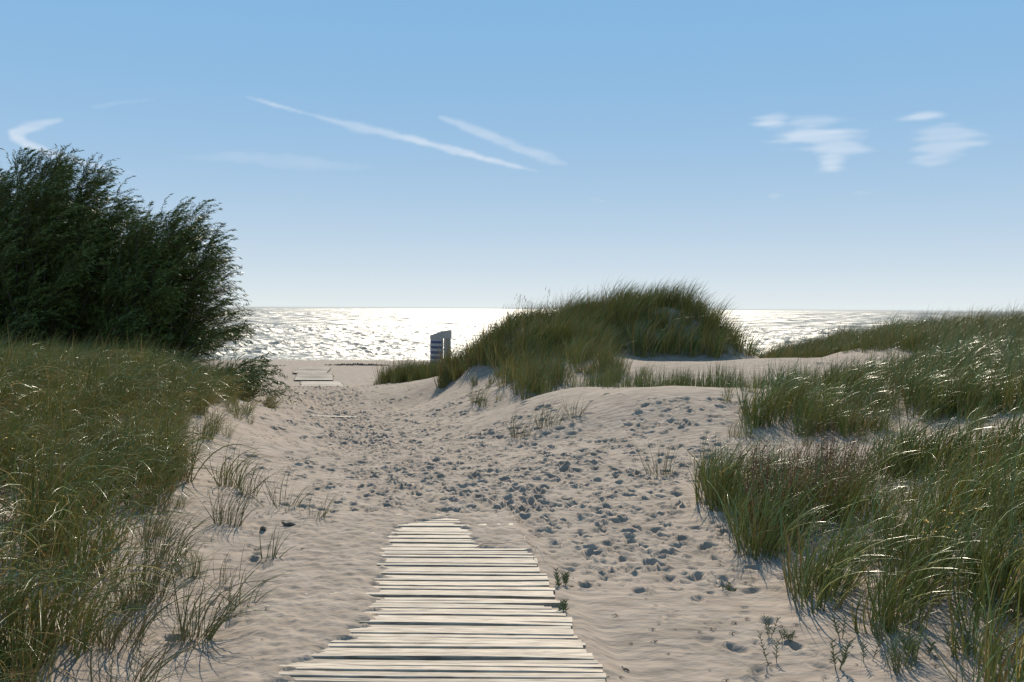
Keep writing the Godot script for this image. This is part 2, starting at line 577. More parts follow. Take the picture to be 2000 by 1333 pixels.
# ---------------------------------------------------------------- sky cover
func clouds() -> ImageTexture:
	var im := Image.create(4096, 2048, false, Image.FORMAT_RGBA8)
	im.fill(Color(1.0, 0.86, 0.66, 0.0))
	var streak := noise(21, 0.02, 4)
	var fine := noise(22, 0.06, 3)
	# lines of vapour: [azimuth, elevation, half width, strength] in degrees
	var trails := [
		[[-15.8, 12.1, 0.05, 0.25], [-14.2, 11.75, 0.12, 0.75], [-12.6, 11.4, 0.06, 0.5], [-11.6, 11.2, 0.12, 0.45], [-9.5, 10.7, 0.28, 0.5], [-7.4, 10.35, 0.2, 0.75], [-4.6, 9.75, 0.22, 0.9], [-2.0, 9.1, 0.2, 0.85], [0.4, 8.55, 0.12, 0.7], [1.5, 8.3, 0.04, 0.3]],
		[[-4.4, 11.4, 0.12, 0.35], [-3.2, 11.0, 0.25, 0.6], [-1.5, 10.4, 0.3, 0.6], [0.6, 9.6, 0.3, 0.5], [2.4, 9.0, 0.3, 0.4], [3.2, 8.75, 0.15, 0.15]],
		[[-25.6, 10.1, 0.1, 0.4], [-26.2, 9.9, 0.2, 0.7], [-27.3, 9.5, 0.3, 0.9], [-27.9, 9.15, 0.3, 0.95], [-27.4, 8.7, 0.26, 0.9], [-26.3, 8.3, 0.22, 0.9], [-24.5, 7.9, 0.14, 0.65], [-22.8, 7.6, 0.09, 0.4], [-21.6, 7.4, 0.04, 0.1]],
		[[-24.0, 10.9, 0.08, 0.2], [-22.5, 11.3, 0.1, 0.25], [-20.8, 11.6, 0.06, 0.1]],
		[[-20.0, 8.5, 0.1, 0.05], [-16.0, 8.7, 0.35, 0.2], [-12.0, 8.5, 0.4, 0.22], [-8.5, 8.4, 0.2, 0.06]],
		[[4.5, 6.75, 0.04, 0.1], [5.6, 6.5, 0.06, 0.2]],
	]
	# drifting patches: [azimuth, elevation, half sizes, strength]
	var puffs := [
		[15.2, 10.9, 1.3, 0.45, 0.8], [17.6, 10.85, 2.1, 0.35, 0.5], [17.7, 10.0, 2.2, 0.6, 0.85], [18.9, 9.4, 1.9, 0.6, 0.7], [18.6, 8.5, 1.0, 0.65, 0.75],
		[23.4, 10.7, 1.3, 0.3, 0.85], [24.5, 9.6, 2.1, 0.6, 0.55], [24.6, 9.0, 1.9, 0.6, 0.6], [24.0, 8.4, 1.2, 0.4, 0.6],
		[15.5, 6.6, 0.5, 0.2, 0.2], [20.5, 6.7, 0.9, 0.12, 0.12],
	]
	const PER := 4096.0 / 360.0
	for py in range(int((90 - 15) * PER), int((90 - 5) * PER)):
		var e := 90.0 - (py + 0.5) / PER
		for col in range(-int(31 * PER), int(31 * PER)):
			var a := (col + 0.5) / PER
			var px := posmod(col, 4096)
			var s := 0.0
			for tr in trails:
				for k in tr.size() - 1:
					var p = tr[k]
					var q = tr[k + 1]
					if e > maxf(p[1], q[1]) + 1.2 or e < minf(p[1], q[1]) - 1.2 or a < minf(p[0], q[0]) - 1.0 or a > maxf(p[0], q[0]) + 1.0:
						continue
					var ab := Vector2(q[0] - p[0], q[1] - p[1])
					var t := (Vector2(a - p[0], e - p[1])).dot(ab) / ab.length_squared()
					t = clampf(t, 0, 1)
					var dist := Vector2(a - p[0], e - p[1]).distance_to(ab * t)
					var hw := lerpf(p[2], q[2], t)
					dist += fine.get_noise_2d(col * 0.8, py * 2.0) * hw * 0.5
					s = maxf(s, lerpf(p[3], q[3], t) * (1.0 - smoothstep(hw * 0.3, hw * 1.35, dist)) * (0.8 + 0.4 * streak.get_noise_2d(col, py * 4.0)))
			for f in puffs:
				var u: float = (a - f[0]) / f[2]
				var v: float = (e - f[1]) / f[3]
				if absf(u) < 1.8 and absf(v) < 1.8:
					var r := sqrt(u * u + v * v) + streak.get_noise_2d(col * 0.9, py * 6.0) * 0.55 + fine.get_noise_2d(col * 0.5, py * 3.0) * 0.25
					s = maxf(s, f[4] * (1.0 - smoothstep(0.35, 1.15, r)) * (0.75 + 0.5 * streak.get_noise_2d(col * 0.5 + 300, py * 9.0)))
			if s > 0.003:
				im.set_pixel(px, py, Color(1.0, 0.86, 0.66, clampf(s * 0.25, 0, 1)))
	return ImageTexture.create_from_image(im)


# ---------------------------------------------------------------- materials
func materials() -> void:
	var m := StandardMaterial3D.new()
	m.resource_name = "sand"
	m.albedo_color = Color.WHITE
	m.albedo_texture = noise_tex(noise(31, 0.012, 5), 1024, [Color(0.2, 0.163, 0.131), Color(0.245, 0.2, 0.162), Color(0.28, 0.231, 0.188)], [0.2, 0.5, 0.8])
	m.uv1_scale = Vector3(0.22, 0.42, 1)
	m.heightmap_enabled = true
	m.heightmap_texture = noise_tex(noise(33, 0.02, 5), 1024)
	m.heightmap_scale = 1.4
	m.roughness = 0.95
	m.metallic_specular = 0.25
	M.sand = m
	m = StandardMaterial3D.new()
	m.resource_name = "grass"
	m.vertex_color_use_as_albedo = true
	m.roughness = 0.33
	m.metallic_specular = 0.6
	m.backlight = Color(0.62, 0.68, 0.27)
	m.cull_mode = BaseMaterial3D.CULL_DISABLED
	M.grass = m
	m = StandardMaterial3D.new()
	m.resource_name = "willow_leaf"
	m.vertex_color_use_as_albedo = true
	m.roughness = 0.5
	m.metallic_specular = 0.4
	m.backlight = Color(0.95, 1.0, 0.3)
	m.cull_mode = BaseMaterial3D.CULL_DISABLED
	M.leaf = m
	m = StandardMaterial3D.new()
	m.resource_name = "dry_stalk"
	m.vertex_color_use_as_albedo = true
	m.roughness = 0.75
	m.cull_mode = BaseMaterial3D.CULL_DISABLED
	M.stalk = m
	m = StandardMaterial3D.new()
	m.resource_name = "bark"
	m.albedo_texture = noise_tex(noise(41, 0.03, 4), 256, [Color(0.05, 0.042, 0.03), Color(0.12, 0.1, 0.075)], [0.3, 0.7])
	m.uv1_triplanar = true
	m.uv1_scale = Vector3(6, 2, 6)
	m.roughness = 0.9
	M.bark = m
	var wood := []
	for k in 5:
		m = StandardMaterial3D.new()
		m.resource_name = "weathered_board"
		var t: float = [0.84, 0.96, 1.04, 0.7, 0.45][k]
		m.albedo_texture = noise_tex(noise(50 + k, 0.03, 5), 512, [Color(0.16, 0.125, 0.092) * t, Color(0.335, 0.265, 0.195) * t, Color(0.39, 0.325, 0.252) * t], [0.28, 0.47, 0.72])
		m.uv1_scale = Vector3(0.28, 5.0, 1)
		m.heightmap_enabled = true
		m.heightmap_texture = m.albedo_texture
		m.heightmap_scale = 0.25
		m.roughness = 0.72
		wood.append(m)
	M.wood = wood
	m = StandardMaterial3D.new()
	m.resource_name = "old_wood"
	m.albedo_texture = noise_tex(noise(58, 0.03, 4), 256, [Color(0.07, 0.055, 0.04), Color(0.2, 0.165, 0.13)], [0.25, 0.75])
	m.uv1_triplanar = true
	m.uv1_scale = Vector3(1, 8, 8)
	m.roughness = 0.9
	M.dark_wood = m
	m = StandardMaterial3D.new()
	m.resource_name = "sea_water"
	m.albedo_color = lin(0.022, 0.042, 0.04)
	m.roughness = 0.5
	m.metallic_specular = 0.5
	m.heightmap_enabled = true
	m.heightmap_texture = noise_tex(noise(61, 0.018, 5), 1024)
	m.heightmap_scale = 5.0
	m.uv1_scale = Vector3(0.09, 0.12, 1)
	M.water = m
	for c in [["blue", lin(0.03, 0.05, 0.12), 0.5], ["white", lin(0.3, 0.29, 0.28), 0.5], ["inner", lin(0.2, 0.19, 0.16), 0.7], ["cream", lin(0.3, 0.285, 0.26), 0.55]]:
		m = StandardMaterial3D.new()
		m.resource_name = c[0] + "_paint"
		m.albedo_color = c[1]
		m.roughness = c[2]
		M[c[0]] = m
	m = StandardMaterial3D.new()
	m.resource_name = "seaweed"
	m.albedo_texture = noise_tex(noise(71, 0.05, 4), 256, [Color(0.02, 0.012, 0.008), Color(0.08, 0.05, 0.03)], [0.3, 0.75])
	m.uv1_triplanar = true
	m.roughness = 0.8
	M.weed = m


# ---------------------------------------------------------------- sea
func sea() -> void:
	var r := RandomNumberGenerator.new()
	r.seed = 9
	var waves := []
	for k in 20:
		var lam: float = 0.5 * pow(9.0, k / 19.0)
		var dirn := r.randfn(0.0, 0.9)
		var kk := TAU / lam
		waves.append([sin(dirn) * kk, cos(dirn) * kk, r.randf() * TAU, lam * 0.0145 * r.randf_range(0.6, 1.3)])
	var gust := noise(63, 0.05, 3)
	var b := Buf.new()
	sea_patch(b, axis([[-30, 34, 0.18]]), axis([[51.5, 80, 0.18]]), waves, gust, 1.0, 1.0, 0.0)
	sea_patch(b, axis([[-60, -29.9, 0.5], [-29.9, 33.9, 0.5], [33.9, 80, 0.5]]), axis([[51.4, 80, 0.5]]), waves, gust, 1.6, 0.5, -0.25)
	sea_patch(b, axis([[-60, 80, 0.36]]), axis([[77, 110, 0.28], [110, 170, 0.45]]), waves, gust, 1.6, 0.8, -0.02)
	sea_patch(b, axis([[-420, 420, 2.6]]), axis([[162, 300, 1.2], [300, 700, 2.4]]), waves, gust, 5.0, 0.3, -0.1)
	sea_patch(b, axis([[-2400, 2400, 14.0]]), axis([[660, 1500, 7.0], [1500, 4200, 18.0]]), waves, gust, 30.0, 0.03, -0.15)
	sea_patch(b, axis([[-30000, 30000, 3000.0]]), axis([[4150, 5000, 850.0], [5000, 40000, 3500.0]]), [], gust, 1.0, 0.0, -0.25)
	for side in [[-9000, -2390], [2390, 9000]]:
		sea_patch(b, axis([[side[0], side[1], 600.0]]), axis([[690, 4200, 350.0]]), [], gust, 1.0, 0.0, -0.25)
	# the water beside the waves in view
	sea_patch(b, axis([[-3000, -58, 200.0]]), axis([[51.5, 170, 60.0]]), [], gust, 1.0, 0.0, -0.12)
	sea_patch(b, axis([[79, 3000, 200.0]]), axis([[51.5, 170, 60.0]]), [], gust, 1.0, 0.0, -0.12)
	sea_patch(b, axis([[-8000, -418, 600.0]]), axis([[169, 700, 130.0]]), [], gust, 1.0, 0.0, -0.14)
	sea_patch(b, axis([[418, 8000, 600.0]]), axis([[169, 700, 130.0]]), [], gust, 1.0, 0.0, -0.14)
	var o := put("sea_water", b.mesh(M.water))
	meta(o, "choppy sea glittering white in the low backlight up to the horizon", "sea", "", "structure")


func sea_patch(b: Buf, px: PackedFloat32Array, pd: PackedFloat32Array, waves: Array, gust: FastNoiseLite, stretch: float, heave: float, drop: float) -> void:
	var start := b.v.size()
	var w := px.size()
	var use := waves
	for d in pd:
		# waves lose height as they run up the beach, but stand up in two lines of small breakers first
		var calm := smoothstep(53.0, 64.0, d)
		# where one stretch of water meets the next, its rim dips under the other
		var rim := 0.0
		if use:
			rim = -0.25 * maxf(1.0, stretch * 0.5) * (smoothstep(pd[-1] - 2.0 * stretch, pd[-1], d) + (1.0 - smoothstep(pd[0], pd[0] + 2.0 * stretch, d) if pd[0] > 60.0 else 0.0))
		for x in px:
			var y := 0.0
			var sx := 0.0
			var sd := 0.0
			if use:
				var g := 0.9 + 0.6 * gust.get_noise_2d(x, d * 0.7)
				var wx := x + 1.2 * gust.get_noise_2d(x * 3.0 + 70, d * 3.0)
				for q in use:
					var ph: float = (q[0] * wx + q[1] * d) / stretch + q[2]
					var s := sin(ph)
					y += q[3] * (s + 0.25 * (1.0 - 2.0 * s * s)) * g
					var c: float = cos(ph) * q[3] * g * (1.0 - s)
					sx += c * q[0]
					sd += c * q[1]
				y *= calm * heave * stretch
				sx *= calm
				sd *= calm
				for br in [[56.3, 0.05], [60.5, 0.06]]:
					var off: float = d - br[0] - 1.2 * gust.get_noise_2d(x * 0.8, br[0] * 5.0)
					var amp: float = br[1] * clampf(0.6 + 1.8 * gust.get_noise_2d(x * 1.3, br[0] * 9.0), 0.0, 1.3)
					var e := exp(-off * off / 0.5)
					y += amp * e
					sd += -amp * e * 4.0 * off
			b.v.append(Vector3(x, -1.5 + y + drop + rim, -d))
			b.n.append(Vector3(-sx, 1.0, sd).normalized())
			b.uv.append(Vector2(x, d))
	for j in pd.size() - 1:
		for i in w - 1:
			var a := start + j * w + i
			b.i.append_array([a, a + w, a + 1, a + 1, a + w, a + w + 1])


# ---------------------------------------------------------------- boardwalks
func board(length: float, width: float, thick: float, r: RandomNumberGenerator, mat: Material) -> ArrayMesh:
	# a plank along x with chamfered edges, a slight bow and uneven sides
	var b := Buf.new()
	var n := 9
	var c := 0.004
	var off := Vector2(r.randf() * 20.0, r.randf() * 20.0)
	var bow := r.randfn(0.0, 0.004)
	var prof: Array[Vector2] = [Vector2(-0.5, -1), Vector2(-0.5, -c / thick), Vector2(-0.5 + c / width, 0), Vector2(0.5 - c / width, 0), Vector2(0.5, -c / thick), Vector2(0.5, -1)]
	var rows := []
	for k in n:
		var t := float(k) / (n - 1)
		var x := (t - 0.5) * length
		var wob := r.randfn(0.0, 0.0016)
		var wid := width * (1.0 + r.randfn(0.0, 0.012))
		var lift := bow * (1.0 - pow(2.0 * t - 1.0, 2.0))
		var ring := []
		for p in prof:
			ring.append(Vector3(x, p.y * thick + lift, p.x * wid + wob))
		rows.append(ring)
	for k in n - 1:
		for q in prof.size():
			var q2 := (q + 1) % prof.size()
			var f := [rows[k][q], rows[k + 1][q], rows[k + 1][q2], rows[k][q2]]
			var s := b.v.size()
			var run := 0.0 if q == 2 else 0.03
			for p in f:
				b.v.append(p)
				b.uv.append(Vector2(p.x, p.z + p.y * run * 30.0) + off)
			b.i.append_array([s, s + 2, s + 1, s, s + 3, s + 2])
	for k in [0, n - 1]:
		var s := b.v.size()
		for p in rows[k]:
			b.v.append(p)
			b.uv.append(Vector2(p.y, p.z) + off)
		for q in range(1, prof.size() - 1):
			b.i.append_array([s, s + q, s + q + 1])
	return b.mesh(mat)


func boardwalks() -> void:
	var r := RandomNumberGenerator.new()
	r.seed = 15
	var t := base("boardwalk", Vector3(-0.3, 0, -4.0))
	meta(t, "sunlit plank boardwalk sinking into the sand at its far end", "boardwalk")
	var d := 3.62
	while d < 7.45:
		var w: float = [0.043, 0.046, 0.05, 0.06, 0.085][r.randi() % 5]
		var ln := 1.52 + r.randfn(0.0, 0.018)
		var xr := walk_right(d) + r.randfn(0.0, 0.012)
		if absf(d - 5.15) < 0.06:
			xr -= 0.085
		var o := put("plank", board(ln, w, 0.028, r, M.wood[r.randi() % 4]), t)
		o.position = Vector3(xr - ln / 2, WALK_TOP + r.randfn(0.0, 0.0035), -(d + w / 2)) - t.position
		o.rotation = Vector3(r.randfn(0.0, 0.012), r.randfn(-0.006, 0.006), r.randfn(0.0, 0.0025))
		d += w + 0.002 + absf(r.randfn(0.001, 0.0035))
	for s in [-1.18, -0.22]:
		var o := put("bearer", board(3.9, 0.07, 0.05, r, M.dark_wood), t)
		o.position = Vector3(walk_right(5.5) + s, WALK_TOP - 0.031, -5.5) - t.position
		o.rotation.y = PI / 2 + 0.13
	# the walk further down, near the water, in three lengths that no longer line up
	t = base("boardwalk", Vector3(-7.4, ground(-7.4, 36.0), -36.0))
	meta(t, "pale plank walk lying on the flat beach near the water", "boardwalk")
	var parts := [[33.0, 36.2, -6.68, -7.42, 0.02], [36.3, 40.6, -7.7, -8.55, 0.06], [40.7, 45.5, -8.8, -9.55, 0.08]]
	for p in parts:
		var x0: float = p[2]
		d = p[0]
		while d < p[1]:
			var f: float = (d - p[0]) / (p[1] - p[0])
			var w := r.randf_range(0.13, 0.16)
			var cx := lerpf(x0, p[3], f) + r.randfn(0, 0.02)
			var o := put("plank", board(1.5, w, 0.04, r, M.wood[4]), t)
			var y := maxf(ground(cx, d), lerpf(ground(x0, p[0]), ground(p[3], p[1]), f))
			o.position = Vector3(cx, y + p[4] + r.randfn(0, 0.004), -d) - t.position
			o.rotation.y = 0.02 + r.randfn(0, 0.006)
			d += w + 0.014
		var cxs: float = (p[2] + p[3]) / 2
		for s in [-0.66, 0.66]:
			var dm: float = (p[0] + p[1]) / 2
			var o := put("bearer", board(p[1] - p[0], 0.08, p[4] + 0.08, r, M.dark_wood), t)
			o.position = Vector3(cxs + s, lerpf(ground(x0, p[0]), ground(p[3], p[1]), 0.5) + p[4] - 0.041, -dm) - t.position
			o.rotation.y = PI / 2 + atan2(p[2] - p[3], p[1] - p[0])
	# one loose board on the path
	var o := put("loose_plank", board(1.0, 0.14, 0.07, r, M.wood[4]))
	o.position = Vector3(-3.7, ground(-3.7, 19.3) + 0.03, -19.3)
	o.rotation = Vector3(0.05, 0.03, -0.035)
	meta(o, "single pale plank half buried across the trodden sand path", "plank")


# ---------------------------------------------------------------- dune grass
func dune_grass() -> void:
	var wind := Vector3(1.0, 0.0, 0.25)
	var long_blades := []
	var mid_blades := []
	var upright := []
	var far_blades := []
	for k in 4:
		long_blades.append(tuft(100 + k, {n = 46, len0 = 0.5, len1 = 0.85, rad = 0.13, tilt = 0.35, wind = wind * 2.6, droop = 4.2, width = 0.009, dead = 0.26, segs = 8}))
		mid_blades.append(tuft(120 + k, {n = 46, len0 = 0.34, len1 = 0.62, rad = 0.12, tilt = 0.36, wind = wind * 2.9, droop = 2.2, width = 0.0085, dead = 0.18, segs = 7}))
		upright.append(tuft(140 + k, {n = 24, len0 = 0.22, len1 = 0.45, rad = 0.1, tilt = 0.22, wind = wind * 0.5, droop = 0.4, width = 0.0075, dead = 0.12, segs = 4}))
		far_blades.append(tuft(160 + k, {n = 46, len0 = 0.4, len1 = 0.78, rad = 0.15, tilt = 0.3, wind = wind * 1.5, droop = 1.3, width = 0.011, dead = 0.2, segs = 6}))
	var edge := noise(81, 0.75, 3)
	var green0 := Color(1.15, 1.15, 0.8)
	var green1 := Color(1.8, 1.68, 1.05)
	var zones := [
		["dune_grass", "dense windswept grass on the low dune in front of the dark willow", long_blades, 0.55, 0.95, 22.0, 0.3,
			[-1.9, 3.0, -2.05, 4.2, -2.3, 4.9, -2.5, 5.8, -2.75, 6.8, -2.9, 8.5, -3.6, 10.2, -4.05, 11.4, -4.45, 13.8, -4.9, 17.0, -5.5, 19.3, -6, 21.5, -16, 22, -16, 3.0], green0, green1],
		["dune_grass", "dark grass crowning the tall sand dune that stands against the glittering sea", far_blades, 0.75, 1.2, 24.0, 0.24,
			[-1.9, 24.7, -1.3, 24.0, -0.75, 22.9, -0.3, 22.0, 1.0, 21.6, 2.0, 21.6, 2.6, 22.6, 3.6, 22.9, 5.3, 22.9, 6.0, 23.4, 6.1, 24.6, 4.8, 26.0, 2, 26.4, -0.3, 26.4, -1.7, 26.2], green0, green1],
		["dune_grass", "lower green grass clumps spilling down the shaded front of the tall dune", far_blades, 0.5, 0.95, 20.0, 0.36,
			[-0.45, 21.3, 0.0, 20.6, -0.25, 19.3, -0.2, 18.2, 0.3, 18.0, 1.0, 17.6, 1.8, 17.2, 2.2, 18.4, 2.1, 20.9, 1.9, 21.6, 1.0, 21.6, -0.3, 22.0], green0, green1],
		["dune_grass", "small grass clump on a sand hump beside the striped cabin", far_blades, 0.85, 1.1, 22.0, 0.1,
			[-4.3, 31.0, -3.7, 30.2, -2.7, 29.6, -2.1, 30.4, -2.3, 32, -3.4, 32.8, -4.2, 32.2], green0, green1],
		["dune_grass", "thin row of short upright green grass in the hollow below the tall dune", upright, 0.8, 1.15, 16.0, 0.36,
			[0.9, 15.0, 1.6, 14.9, 3.2, 14.9, 5.0, 15.1, 5.9, 15.6, 6.2, 17.0, 4.6, 16.6, 3.4, 16.9, 2.2, 16.4, 1.0, 16.6], Color(1.0, 1.15, 0.85), Color(1.4, 1.5, 1.0)],
		["dune_grass", "grassy ridge beyond the sand hollow, running up against the sea horizon", far_blades, 0.7, 1.0, 16.0, 0.28,
			[6.6, 28.0, 7.4, 25.4, 8.3, 23.6, 9.2, 22.0, 10.2, 20.2, 12, 19.3, 30, 18, 30, 31, 9, 31, 7.3, 30], green0, green1],
		["dune_grass", "glossy dark green grass bank with a rounded front standing on the bare sand", mid_blades, 0.75, 1.15, 19.0, 0.26,
			[2.9, 11.5, 3.05, 11.05, 3.95, 10.9, 4.9, 11.3, 5.6, 10.7, 6.4, 10.2, 12, 9.5, 24, 12, 24, 19.5, 10.2, 19.2, 9, 18.2, 7.4, 16.8, 6.2, 15.9, 5.3, 15.2, 4.6, 14.2, 3.7, 13.2, 3.1, 12.3], green0, green1],
		["dune_grass", "long loose grass around the brown dock plants and yellow flowers", mid_blades, 0.75, 1.2, 23.0, 0.22,
			[1.5, 9.2, 1.7, 8.4, 1.65, 7.0, 1.7, 5.9, 1.72, 5.2, 1.78, 4.7, 1.85, 4.2, 1.9, 3.2, 7, 3.2, 9, 8, 6.3, 8.4, 5, 8.3, 3.8, 8.2, 2.7, 8.7, 2.1, 9.1], green0, Color(1.9, 1.75, 1.1)],
	]
	var sd := 500
	for z in zones:
		var poly := PackedVector2Array()
		for k in z[7].size() / 2:
			poly.append(Vector2(z[7][2 * k], z[7][2 * k + 1]))
		var c := Vector2.ZERO
		for p in poly:
			c += p / poly.size()
		var o := Node3D.new()
		o.name = numbered(z[0])
		add_child(o, true)
		meta(o, z[1], "grass", "", "stuff")
		var at := spots(poly, z[5], edge, z[6], sd)
		for v in 4:
			var mine := []
			for k in at.size():
				if k % 4 == v:
					mine.append(at[k])
			scatter(o, "tufts", z[2][v], mine, z[3], z[4], 0.5, z[8], z[9], sd + v + 1)
		if not "row" in z[1]:
			# stragglers beyond the edge of the growth
			var wide := Geometry2D.offset_polygon(poly, 0.55)
			var few := []
			for p in spots(wide[0], 5.0, edge, 0.35, sd + 9):
				if not inside(poly, p.x, p.y) and not (p.y < 7.6 and p.x > -1.5 and p.x < 0.9):
					few.append(p)
			scatter(o, "stragglers", z[2][1], few, 0.3, 0.75, 0.8, z[8], z[9], sd + 10)
		if "tall sand dune" in z[1]:
			var plumes := tuft(190, {n = 14, len0 = 0.5, len1 = 0.9, rad = 0.15, tilt = 0.2, wind = wind * 0.7, droop = 0.5, width = 0.009, dead = 0.5, segs = 6, heads = 5})
			scatter(o, "tufts", plumes, spots(PackedVector2Array([Vector2(-0.6, 23.6), Vector2(0.9, 23.4), Vector2(1.0, 24.8), Vector2(-0.6, 24.8)]), 7.0, edge, 0.0, 7), 0.5, 0.75, 0.5, Color.WHITE, Color(1.2, 1.1, 1.0), 8)
		sd += 20


# ---------------------------------------------------------------- willows
func twig(sd: int) -> ArrayMesh:
	# a leafy shoot about half a metre long, growing along +y and swept to +x
	var r := RandomNumberGenerator.new()
	r.seed = sd
	var b := Buf.new()
	var p := Vector3.ZERO
	var d := Vector3(0, 1, 0)
	var pts := [p]
	var rr := [0.004]
	for k in 9:
		d = (d + Vector3(0.09, -0.02, 0) + Vector3(r.randfn(0, 0.06), 0, r.randfn(0, 0.06))).normalized()
		p += d * 0.058
		pts.append(p)
		rr.append(0.004 - 0.00035 * k)
		for q in 3:
			var az := r.randf() * TAU
			var out := Vector3(cos(az), 0.0, sin(az))
			var ld := (d * r.randf_range(0.5, 1.0) + out * 0.7 + Vector3(0.45, -0.05, 0.1)).normalized()
			var ln := r.randf_range(0.06, 0.105)
			var w := ln * r.randf_range(0.16, 0.22)
			var side := ld.cross(Vector3(r.randfn(), r.randfn(), r.randfn())).normalized()
			var nn := side.cross(ld).normalized()
			var s := b.v.size()
			var root := p - d * r.randf() * 0.05
			b.v.append_array([root, root + ld * ln * 0.45 - side * w * 0.5 + nn * 0.003, root + ld * ln * 0.45 + side * w * 0.5 + nn * 0.003, root + ld * ln - nn * ln * 0.1])
			b.n.append_array([nn, (nn - side * 0.4).normalized(), (nn + side * 0.4).normalized(), nn])
			var c := Color(0.075, 0.105, 0.022).lerp(Color(0.115, 0.14, 0.032), r.randf())
			b.c.append_array([c, c, c, c])
			b.i.append_array([s, s + 1, s + 2, s + 1, s + 3, s + 2])
	tube(b, pts, rr, 3, Color(0.07, 0.06, 0.03))
	return b.mesh(M.leaf)


func willow(called: String, label: String, x: float, d: float, half: Vector3, stems: int, per_stem: int, twigs: Array, sd: int, group := "") -> void:
	var r := RandomNumberGenerator.new()
	r.seed = sd
	var t := base(called, Vector3(x, ground(x, d) - 0.05, -d))
	meta(t, label, "willow", group)
	var at := [[], [], []]
	var trunks := Buf.new()
	for k in stems:
		# where this stem's tip ends: on an upright dome, more tips near its skin
		var az := r.randf() * TAU
		var u := sqrt(r.randf())
		var rise := sqrt(maxf(0.0, 1.0 - pow(u, 2.6))) * (1.02 - 0.34 * pow(r.randf(), 1.6))
		var tip := Vector3(cos(az) * u * half.x, maxf(0.22, rise) * half.y, sin(az) * u * half.z)
		var foot := Vector3(tip.x * 0.4 + r.randfn(0, 0.12), 0.0, tip.z * 0.4 + r.randfn(0, 0.12))
		var pts := []
		var rr := []
		var thick := r.randf_range(0.014, 0.03)
		for q in 9:
			var s := q / 8.0
			var p := foot.lerp(tip, s)
			p.y = tip.y * pow(s, 0.85)
			p.x += 0.28 * s * s * s + 0.05 * sin(s * 7.0 + k)
			p.z += 0.05 * cos(s * 6.0 + k * 2.0)
			pts.append(p)
			rr.append(thick * (1.0 - 0.85 * s))
		tube(trunks, pts, rr, 5)
		for q in per_stem:
			var s := 1.0 - 0.86 * pow(r.randf(), 1.35)
			var f := s * 8.0
			var i := mini(int(f), 7)
			var p: Vector3 = pts[i].lerp(pts[i + 1], f - i)
			var tang: Vector3 = (pts[i + 1] - pts[i]).normalized()
			var out := Vector3(r.randfn(), r.randfn(0.1, 0.5), r.randfn()).normalized()
			var dir := (tang * (0.55 + 0.6 * s) + out * (1.05 - 0.55 * s) + Vector3(0.3, 0, 0.05)).normalized()
			var sc := r.randf_range(0.75, 1.25)
			p += out * r.randf() * 0.22 * (1.2 - s)
			var xa := (Vector3.RIGHT - dir * dir.x).normalized()
			var bs := Basis(xa, dir, xa.cross(dir)).rotated(dir, r.randfn(0, 0.5)).scaled(Vector3(sc, sc, sc))
			at[r.randi() % 3].append([Transform3D(bs, p), r.randf()])
	for k in 3:
		var mm := MultiMesh.new()
		mm.transform_format = MultiMesh.TRANSFORM_3D
		mm.use_colors = true
		mm.mesh = twigs[k]
		mm.instance_count = at[k].size()
		for q in at[k].size():
			mm.set_instance_transform(q, at[k][q][0])
			mm.set_instance_color(q, Color(0.95, 1.0, 0.9).lerp(Color(1.1, 1.0, 0.9), at[k][q][1]))
		var o := MultiMeshInstance3D.new()
		o.name = "crown"
		o.multimesh = mm
		o.set_meta("kind", "stuff")
		t.add_child(o, true)
	put("trunk", trunks.mesh(M.bark), t)


func willows() -> void:
	var tw := [twig(1), twig(2), twig(3)]
	willow("willow_shrub", "tall dense dark green willow thicket leaning with the wind behind the dune grass", -10.9, 21.5, Vector3(2.6, 4.55, 1.9), 260, 34, tw, 4, "willow thicket")
	willow("willow_shrub", "lower rounded willow bush at the open end of the tall willow thicket", -8.0, 21.0, Vector3(1.5, 3.6, 1.3), 140, 29, tw, 5, "willow thicket")
	willow("willow_shrub", "broad dark willow reaching out of the picture behind the windswept dune grass", -13.6, 22.3, Vector3(2.6, 4.4, 2.0), 180, 42, tw, 6, "willow thicket")
	willow("willow_sapling", "small low willow sapling at the end of the dune grass beside the sand path", -5.25, 17.3, Vector3(0.55, 0.75, 0.6), 16, 9, tw, 7)


# ---------------------------------------------------------------- changing cabin
func cabin() -> void:
	var x := -3.5
	var d := 46.0
	var t := base("changing_cabin", Vector3(x, ground(x, d) - 0.24, -d))
	meta(t, "round beach changing cabin with blue and white stripes and a slanting cream top", "cabin")
	# bands of the curved outer wall, from the ground to the cream top
	var n := 14
	for k in n:
		var y0 := k * 0.125
		put("blue_stripe" if k % 2 == 0 else "white_stripe", shell(0.52, 0.5, y0, y0 + 0.125, y0 + 0.125, deg_to_rad(80), deg_to_rad(283), 28, M.blue if k % 2 == 0 else M.white), t)
	put("cream_top", shell(0.535, 0.505, 1.75, 1.87, 2.14, deg_to_rad(-70), deg_to_rad(290), 44, M.cream), t)
	put("inner_screen", shell(0.50, 0.485, 0.0, 1.75, 1.75, deg_to_rad(-62), deg_to_rad(76), 20, M.inner), t)
	for a in [283.0, -62.0]:
		var b := Buf.new()
		tube(b, [Vector3(cos(deg_to_rad(a)), 0, -sin(deg_to_rad(a))) * 0.51, Vector3(cos(deg_to_rad(a)) * 0.51, 1.76, -sin(deg_to_rad(a)) * 0.51)], [0.03, 0.03], 8)
		put("post", b.mesh(M.cream), t)


